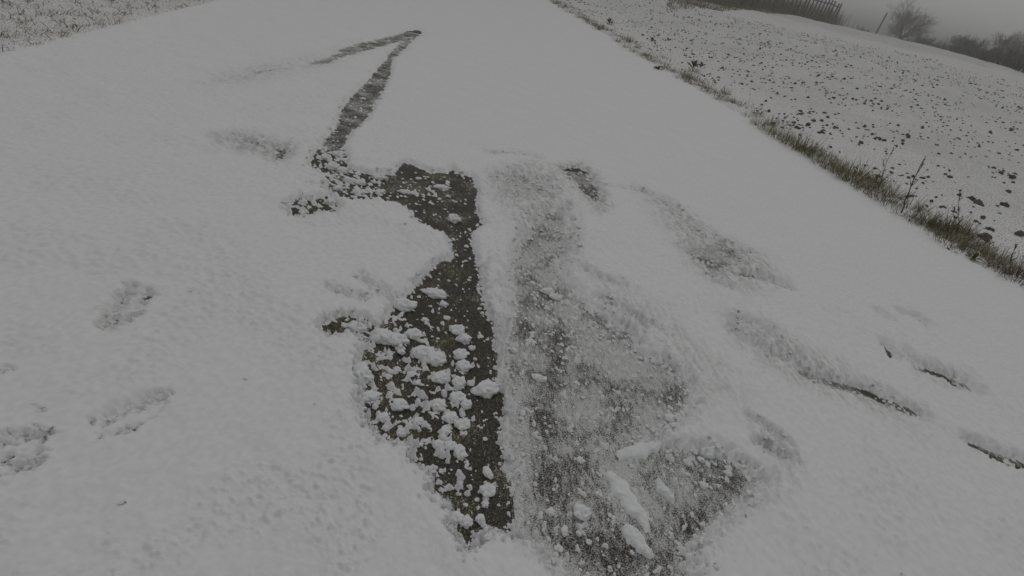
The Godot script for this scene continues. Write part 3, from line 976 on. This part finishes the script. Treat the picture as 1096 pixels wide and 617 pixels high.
func soil_clods():
	rng.seed = 909
	var forms := []
	for k in 6: forms.append(lump_mesh(300 + k * 7, 0.55, 0.8, 10, 7))
	# clods seen singly, then scattered ones, thickest in the middle of the ploughed strip
	var spots := [[1040,213,0.20], [1047,216,0.22], [1048,219,0.24], [1075,221,0.20], [1054,254,0.26], [1091,251,0.2], [1052,233,0.1], [1014,135,0.16], [967,150,0.13], [972,147,0.13], [966,154,0.12], [820,108,0.11], [828,132,0.12], [838,136,0.1], [846,133,0.1], [856,137,0.12], [871,119,0.15], [919,137,0.13], [926,135,0.12], [930,139,0.11], [935,136,0.09], [917,96,0.12], [880,90,0.15], [874,89,0.13], [845,84,0.16], [851,90,0.14], [840,103,0.12], [825,105,0.12], [1056,167,0.14], [1080,190,0.16], [1083,192,0.14], [1086,187,0.1], [1017,190,0.18], [735,53,0.2], [742,58,0.22], [715,42,0.2], [705,38,0.25], [693,35,0.25], [688,38,0.22], [1061,245,0.12], [1080,205,0.14], [1005,165,0.12]]
	var tries := 0
	while spots.size() < 300 and tries < 6000:
		tries += 1
		var x := rng.randf_range(640, 1096)
		var y := rng.randf_range(8, 240)
		var edge := (x - 583) * 0.62 + 2.0
		if y > edge - 12: continue
		var p := terrain_at(x, y)
		var u := 0.57 * p.x - 0.82 * p.z
		if p.x < 6.2 or u > 33: continue
		var d := 0.32 + 1.5 * n_big.get_noise_2d(p.x * 3.0, p.z * 3.0)
		d += 0.9 * exp(-pow((x - 790.0) / 110.0, 2.0))
		if y > 150: d *= 0.25
		if rng.randf() > d: continue
		spots.append([x, y, rng.randf_range(0.05, 0.12) * (1.0 + u * 0.012)])
	for s in spots:
		var o := piece("soil_clod", forms[rng.randi() % 6], M.soil, self)
		var p := ground_at(s[0], s[1])
		var w: float = s[2] * (0.55 if s[2] < 0.15 else 0.42)
		o.position = p + Vector3.UP * w * 0.12
		o.rotation = Vector3(rng.randf_range(-0.2, 0.2), rng.randf() * TAU, rng.randf_range(-0.2, 0.2))
		o.scale = Vector3(w * rng.randf_range(0.9, 1.5), w * rng.randf_range(0.7, 1.1), w)
		var u2 := 0.57 * p.x - 0.82 * p.z
		var place := "near the grassy verge" if p.x < 8.0 else ("far up the field toward the fence" if u2 > 22.0 else "out in the middle of the field")
		tag(o, ("large" if w > 0.075 else ("small" if w < 0.045 else "middling")) + " dark soil clod poking through snow " + place, "soil clod", "soil clods on the ploughed field")
	var mm := MultiMesh.new()
	mm.transform_format = MultiMesh.TRANSFORM_3D
	mm.mesh = forms[2]
	var pts := []
	while pts.size() < 6500:
		var x := rng.randf_range(5.8, 60)
		var f := 2.0 + 58.0 * rng.randf()
		var u := 0.57 * x + 0.82 * f
		if u > 37 or f < x * 0.45 - 3.0: continue
		var d := 0.4 + 0.9 * n_big.get_noise_2d(x * 3.0, -f * 3.0) - 0.25 * smoothstep(0.0, 14.0, x - f * 0.75) + 0.4 * n_mid.get_noise_2d(x * 0.5, f * 0.5)
		if rng.randf() < d: pts.append(Vector2(x, f))
	mm.instance_count = pts.size()
	for k in pts.size():
		var q: Vector2 = pts[k]
		var s := rng.randf_range(0.015, 0.042)
		if rng.randf() < 0.15: s *= 1.6
		mm.set_instance_transform(k, Transform3D(Basis(Vector3.UP, rng.randf() * TAU).scaled(Vector3(s * 1.5, s * 0.9, s)), Vector3(q.x, land_bumpy(q.x, -q.y) + s * 0.06, -q.y)))
	var o2 := MultiMeshInstance3D.new()
	o2.name = "soil_crumbs"
	o2.multimesh = mm
	o2.material_override = M.soil
	add_child(o2)
	tag(o2, "small dark soil crumbs and stubble bits in the field snow", "soil", "", "stuff")

# ---------------------------------------------------------------- trees, shrubs, fence, pole
func branch(wood: SurfaceTool, twigs: SurfaceTool, p: Vector3, d: Vector3, length: float, rad: float, level: int, col: Color, up: float):
	var n := 4
	var q := p
	var r := rad
	for k in n:
		d = (d + Vector3(rng.randf_range(-1, 1), rng.randf_range(-0.6, 1.0) * up, rng.randf_range(-1, 1)) * 0.22).normalized()
		var e := q + d * length / n
		var r2 := r * 0.82
		tube(wood if level < 2 else twigs, q, e, maxf(r, 0.008), maxf(r2, 0.006), col, 6 if level < 2 else 3)
		q = e
		r = r2
		if level < 4 and (k > 0 or level > 0):
			var m := 2
			for b in m:
				var a := rng.randf() * TAU
				var side := d.cross(Vector3(cos(a), 0.2, sin(a))).normalized()
				branch(wood, twigs, q, (d * 0.75 + side * rng.randf_range(0.5, 1.0)).normalized(), length * rng.randf_range(0.5, 0.72), r * 0.55, level + 1, col, up)

func bare_tree(label: String, base: Vector3, tall: float, seed_no: int, lean := Vector3.ZERO):
	rng.seed = seed_no
	var t := thing("bare_tree", base)
	tag(t, label, "tree", "bare trees behind the field")
	var wood := new_st()
	var tw := new_st()
	var col := Color(0.12, 0.10, 0.09)
	var top := Vector3(lean.x, tall * 0.22, lean.z)
	tube(wood, Vector3(0, -0.3, 0), top, tall * 0.028, tall * 0.022, col, 8)
	for k in 7:
		var a := k * 2.1 + rng.randf() * 0.5
		branch(wood, tw, top * (0.5 + 0.07 * k), Vector3(cos(a) * 0.75, 1.0, sin(a) * 0.75).normalized(), tall * rng.randf_range(0.32, 0.42), tall * 0.015, 1, col, 0.35)
	piece("trunk", done(wood), M.plant, t)
	piece("crown", done(tw), M.plant, t)
	return t

func shrub_proto(seed_no: int, tone: Color) -> Array:
	rng.seed = seed_no
	var wood := new_st()
	var fol := new_st()
	for k in 16:
		var a := rng.randf() * TAU
		var d := Vector3(cos(a) * rng.randf_range(0.2, 0.9), 1.0, sin(a) * rng.randf_range(0.2, 0.9)).normalized()
		var q := Vector3(rng.randf_range(-0.3, 0.3), -0.1, rng.randf_range(-0.3, 0.3))
		var l := rng.randf_range(0.5, 1.05)
		var e := q + d * l
		tube(wood, q, e, 0.018, 0.006, Color(0.06, 0.05, 0.042), 4)
		for m in 9:
			var b := q.lerp(e, rng.randf_range(0.3, 1.0))
			var e2 := b + (d + Vector3(rng.randf_range(-1, 1), rng.randf_range(-0.2, 0.8), rng.randf_range(-1, 1))).normalized() * rng.randf_range(0.12, 0.32)
			tube(wood, b, e2, 0.005, 0.002, Color(0.065, 0.052, 0.045), 3)
			for j in 20:
				var c := e2.lerp(b, rng.randf() * 0.9) + Vector3(rng.randfn(0, 0.05), rng.randfn(0, 0.05), rng.randfn(0, 0.05))
				blade(fol, c, Vector3(rng.randf_range(-1, 1), rng.randf_range(-0.5, 1), rng.randf_range(-1, 1)), rng.randf_range(0.03, 0.07), 0.022, tone * rng.randf_range(0.6, 1.5), 0.6, 2)
	return [done(wood), done(fol)]

func shrub(pr: Array, base: Vector3, size: Vector3, label: String, turn: float, group: String):
	var t := thing("hedge_shrub", base, turn)
	tag(t, label, "shrub", group)
	piece("branches", pr[0], M.plant, t)
	piece("foliage", pr[1], M.plant, t)
	t.scale = size

func on_land(px: float, dist: float) -> Vector3:     # a point of the land in the direction of a pixel column near the skyline
	var r := ray(px, -62 + (px - 485) * 0.224)
	var k := dist / Vector2(r.x, r.z).length()
	return Vector3(r.x * k, land_bumpy(r.x * k, r.z * k), r.z * k)

func background():
	# fence of close-set wooden posts with a top rail, on the crest
	var a := on_land(745, 43.0)
	var b := on_land(890, 66.0)
	var run := b - a
	var n := 32
	var fence := thing("wooden_fence", a)
	tag(fence, "weathered wooden post and rail fence along the crest of field", "fence")
	rng.seed = 31
	var tops := []
	for i in n:
		var t := i / float(n - 1)
		var p := a + run * t
		p.y = land_bumpy(p.x, p.z)
		var h := rng.randf_range(1.75, 2.05)
		var lean := Vector3(rng.randf_range(-0.08, 0.08), h, rng.randf_range(-0.08, 0.08))
		var st := new_st()
		tube(st, Vector3(0, -0.3, 0), lean, 0.085, 0.07, Color.WHITE, 8)
		tube(st, lean, lean + Vector3(0, 0.02, 0), 0.07, 0.0, Color.WHITE, 8)
		var o := piece("post", done(st), M.wood, fence)
		o.position = p - a
		tops.append(p - a + lean * (1.62 / h))
	for i in n - 1:
		for lv in [1.0, 0.55]:
			var st := new_st()
			var q0: Vector3 = tops[i]
			var q1: Vector3 = tops[i + 1]
			var g0 := land_bumpy(a.x + q0.x, a.z + q0.z) - a.y
			var g1 := land_bumpy(a.x + q1.x, a.z + q1.z) - a.y
			q0.y = lerpf(g0, q0.y, lv)
			q1.y = lerpf(g1, q1.y, lv)
			var off := Vector3(-0.06, 0, 0.06)
			tube(st, q0 + off, q1 + off, 0.05 if lv == 1.0 else 0.03, 0.05 if lv == 1.0 else 0.03, Color.WHITE, 6)
			piece("rail", done(st), M.wood, fence)
	# dry weeds growing up through the fence
	var st2 := new_st()
	for k in 3400:
		var t := rng.randf_range(-0.15, 1.03)
		var p := a + run * t + Vector3(rng.randfn(0, 0.5), 0, rng.randfn(0, 0.5))
		p.y = land_bumpy(p.x, p.z) - 0.02
		var c := Color(0.27, 0.225, 0.16) if rng.randf() < 0.6 else Color(0.085, 0.068, 0.048)
		blade(st2, p, Vector3(rng.randf_range(-0.35, 0.35), 1, rng.randf_range(-0.35, 0.35)), rng.randf_range(0.6, 1.75), rng.randf_range(0.02, 0.05), c * rng.randf_range(0.7, 1.3), rng.randf_range(0.1, 0.9))
	var w := piece("fence_weeds", done(st2), M.plant, self)
	tag(w, "tall dry straw coloured weeds growing through the wooden fence", "weeds", "", "stuff")
	# rough grass on the bank below the fence
	st2 = new_st()
	for k in 9000:
		var t := rng.randf_range(-0.12, 0.8)
		var p := a + run * t
		var toward := Vector3(-p.x, 0, -p.z).normalized()
		p += toward * rng.randf_range(0.5, 8.5 * (1.0 - clampf(t, 0, 1) * 0.75))
		if n_mid.get_noise_2d(p.x * 0.2, p.z * 0.2) < rng.randf_range(-0.5, 0.4): continue
		p.y = land_bumpy(p.x, p.z) - 0.02
		var l := rng.randf_range(0.2, 1.0)
		var an := rng.randf() * TAU
		blade(st2, p, Vector3(cos(an) * l, 1, sin(an) * l), rng.randf_range(0.12, 0.4), rng.randf_range(0.015, 0.035), grass_tone() * 0.9, rng.randf_range(0.3, 1.4))
	w = piece("rough_grass", done(st2), M.plant, self)
	tag(w, "rough brown grass through snow on the bank below fence", "grass", "", "stuff")
	# utility pole
	var pb := on_land(936, 105.0)
	var pole := thing("utility_pole", pb)
	tag(pole, "thin bare wooden utility pole standing left of the bare tree", "pole")
	var st3 := new_st()
	tube(st3, Vector3(0, -1.2, 0), Vector3(0.12, 3.9, 0), 0.14, 0.11, Color.WHITE, 8)
	piece("shaft", done(st3), M.wood, pole)
	st3 = new_st()
	tube(st3, Vector3(0.12, 3.9, 0), Vector3(0.12, 4.0, 0), 0.115, 0.02, Color.WHITE, 8)
	piece("cap", done(st3), M.wood, pole)
	# trees
	bare_tree("round headed bare tree on the crest beside the utility pole", on_land(962, 100.0), 6.6, 71)
	bare_tree("bare spreading tree rising behind the dark hedge", on_land(1072, 78.0), 5.2, 72)
	bare_tree("thin bare sapling sticking out of the hedge middle", on_land(1024, 84.0), 3.6, 73)
	# hedge
	var protos := [shrub_proto(81, Color(0.10, 0.088, 0.06)), shrub_proto(82, Color(0.07, 0.07, 0.055)), shrub_proto(83, Color(0.11, 0.092, 0.05))]
	rng.seed = 99
	var hedge := [[905,112,1.3,0.9,2], [914,110,1.9,1.3,2], [922,108,2.2,1.9,1], [931,106,1.8,0.8,2], [944,104,1.9,0.7,2], [955,100,2.0,0.9,1], [968,98,2.4,1.3,0], [977,94,2.4,1.7,1], [985,90,2.3,2.3,1], [993,87,2.2,2.0,1], [1000,84,2.0,1.3,2], [1008,80,2.2,1.4,2], [1017,77,2.3,1.5,2], [1026,75,2.3,1.5,0], [1035,72,1.6,2.4,1], [1041,70,1.5,2.2,1], [1048,67,2.2,1.3,0], [1056,65,2.3,1.25,2], [1064,63,2.3,1.5,0], [1072,61,2.3,1.6,2], [1080,59,2.3,1.4,0], [1089,57,2.3,1.35,1], [1098,55,2.3,1.5,0], [1108,53,2.3,1.4,1]]
	for h in hedge:
		var words := ["dark brown hedge shrub", "dense blackish green hedge shrub", "yellowish brown hedge shrub"]
		var where := "in the hedge behind the field" if h[0] > 990 else "low on the crest near bare tree"
		shrub(protos[h[4]], on_land(h[0], h[1]), Vector3(h[2], h[3], h[2]), words[h[4]] + " " + where, rng.randf() * TAU, "shrubs along the skyline")

# ---------------------------------------------------------------- the scene
func _ready():
	cam_setup()
	var cam := Camera3D.new()
	cam.name = "camera"
	cam.fov = rad_to_deg(2.0 * atan(PH / 2 / FOC))
	cam.near = 0.05
	cam.far = 3000.0
	add_child(cam)
	var c0 := ray(PW / 2, PH / 2)
	var cx := (ray(PW / 2 + 1, PH / 2) - c0).normalized()
	var cz := -c0.normalized()
	cam.transform = Transform3D(Basis(cx, cz.cross(cx), cz), Vector3(0, EYE, 0))
	cam.current = true

	var env := Environment.new()
	var sky := Sky.new()
	var sm := ProceduralSkyMaterial.new()
	sm.sky_top_color = lin(0.37, 0.375, 0.382)
	sm.sky_horizon_color = lin(0.52, 0.52, 0.512)
	sm.sky_curve = 0.25
	sm.ground_bottom_color = lin(0.2, 0.2, 0.2)
	sm.ground_horizon_color = lin(0.52, 0.52, 0.512)
	sm.sun_angle_max = 1.0
	sky.sky_material = sm
	env.background_mode = Environment.BG_SKY
	env.sky = sky
	env.tonemap_mode = Environment.TONE_MAPPER_LINEAR
	env.tonemap_exposure = 0.71
	env.sdfgi_enabled = true
	env.ssao_enabled = true
	env.ssil_enabled = true
	env.fog_enabled = true
	env.fog_density = 0.006
	env.fog_light_color = Color(0.97, 0.97, 0.955)
	var we := WorldEnvironment.new()
	we.name = "world_environment"
	we.environment = env
	add_child(we)
	var sun := DirectionalLight3D.new()
	sun.name = "sun"
	sun.light_energy = 0.2
	sun.light_angular_distance = 25.0
	sun.light_color = Color(1.0, 0.99, 0.98)
	sun.shadow_enabled = true
	sun.rotation_degrees = Vector3(-55, 150, 0)
	add_child(sun)

	for s in [[n_low, 1, 1.6, 3], [n_mid, 2, 9.0, 3], [n_fine, 3, 42.0, 2], [n_lump, 4, 20.0, 2], [n_big, 5, 0.12, 3]]:
		s[0].seed = s[1]
		s[0].frequency = s[2]
		s[0].fractal_octaves = s[3]
		s[0].noise_type = FastNoiseLite.TYPE_SIMPLEX
	make_materials()
	var t0 := Time.get_ticks_msec()
	scrape_marks()
	print("marks ", Time.get_ticks_msec() - t0)
	build_ground()
	print("ground ", Time.get_ticks_msec() - t0)
	background()
	snow_clumps()
	soil_clods()
	verge_plants()
	print("all ", Time.get_ticks_msec() - t0)
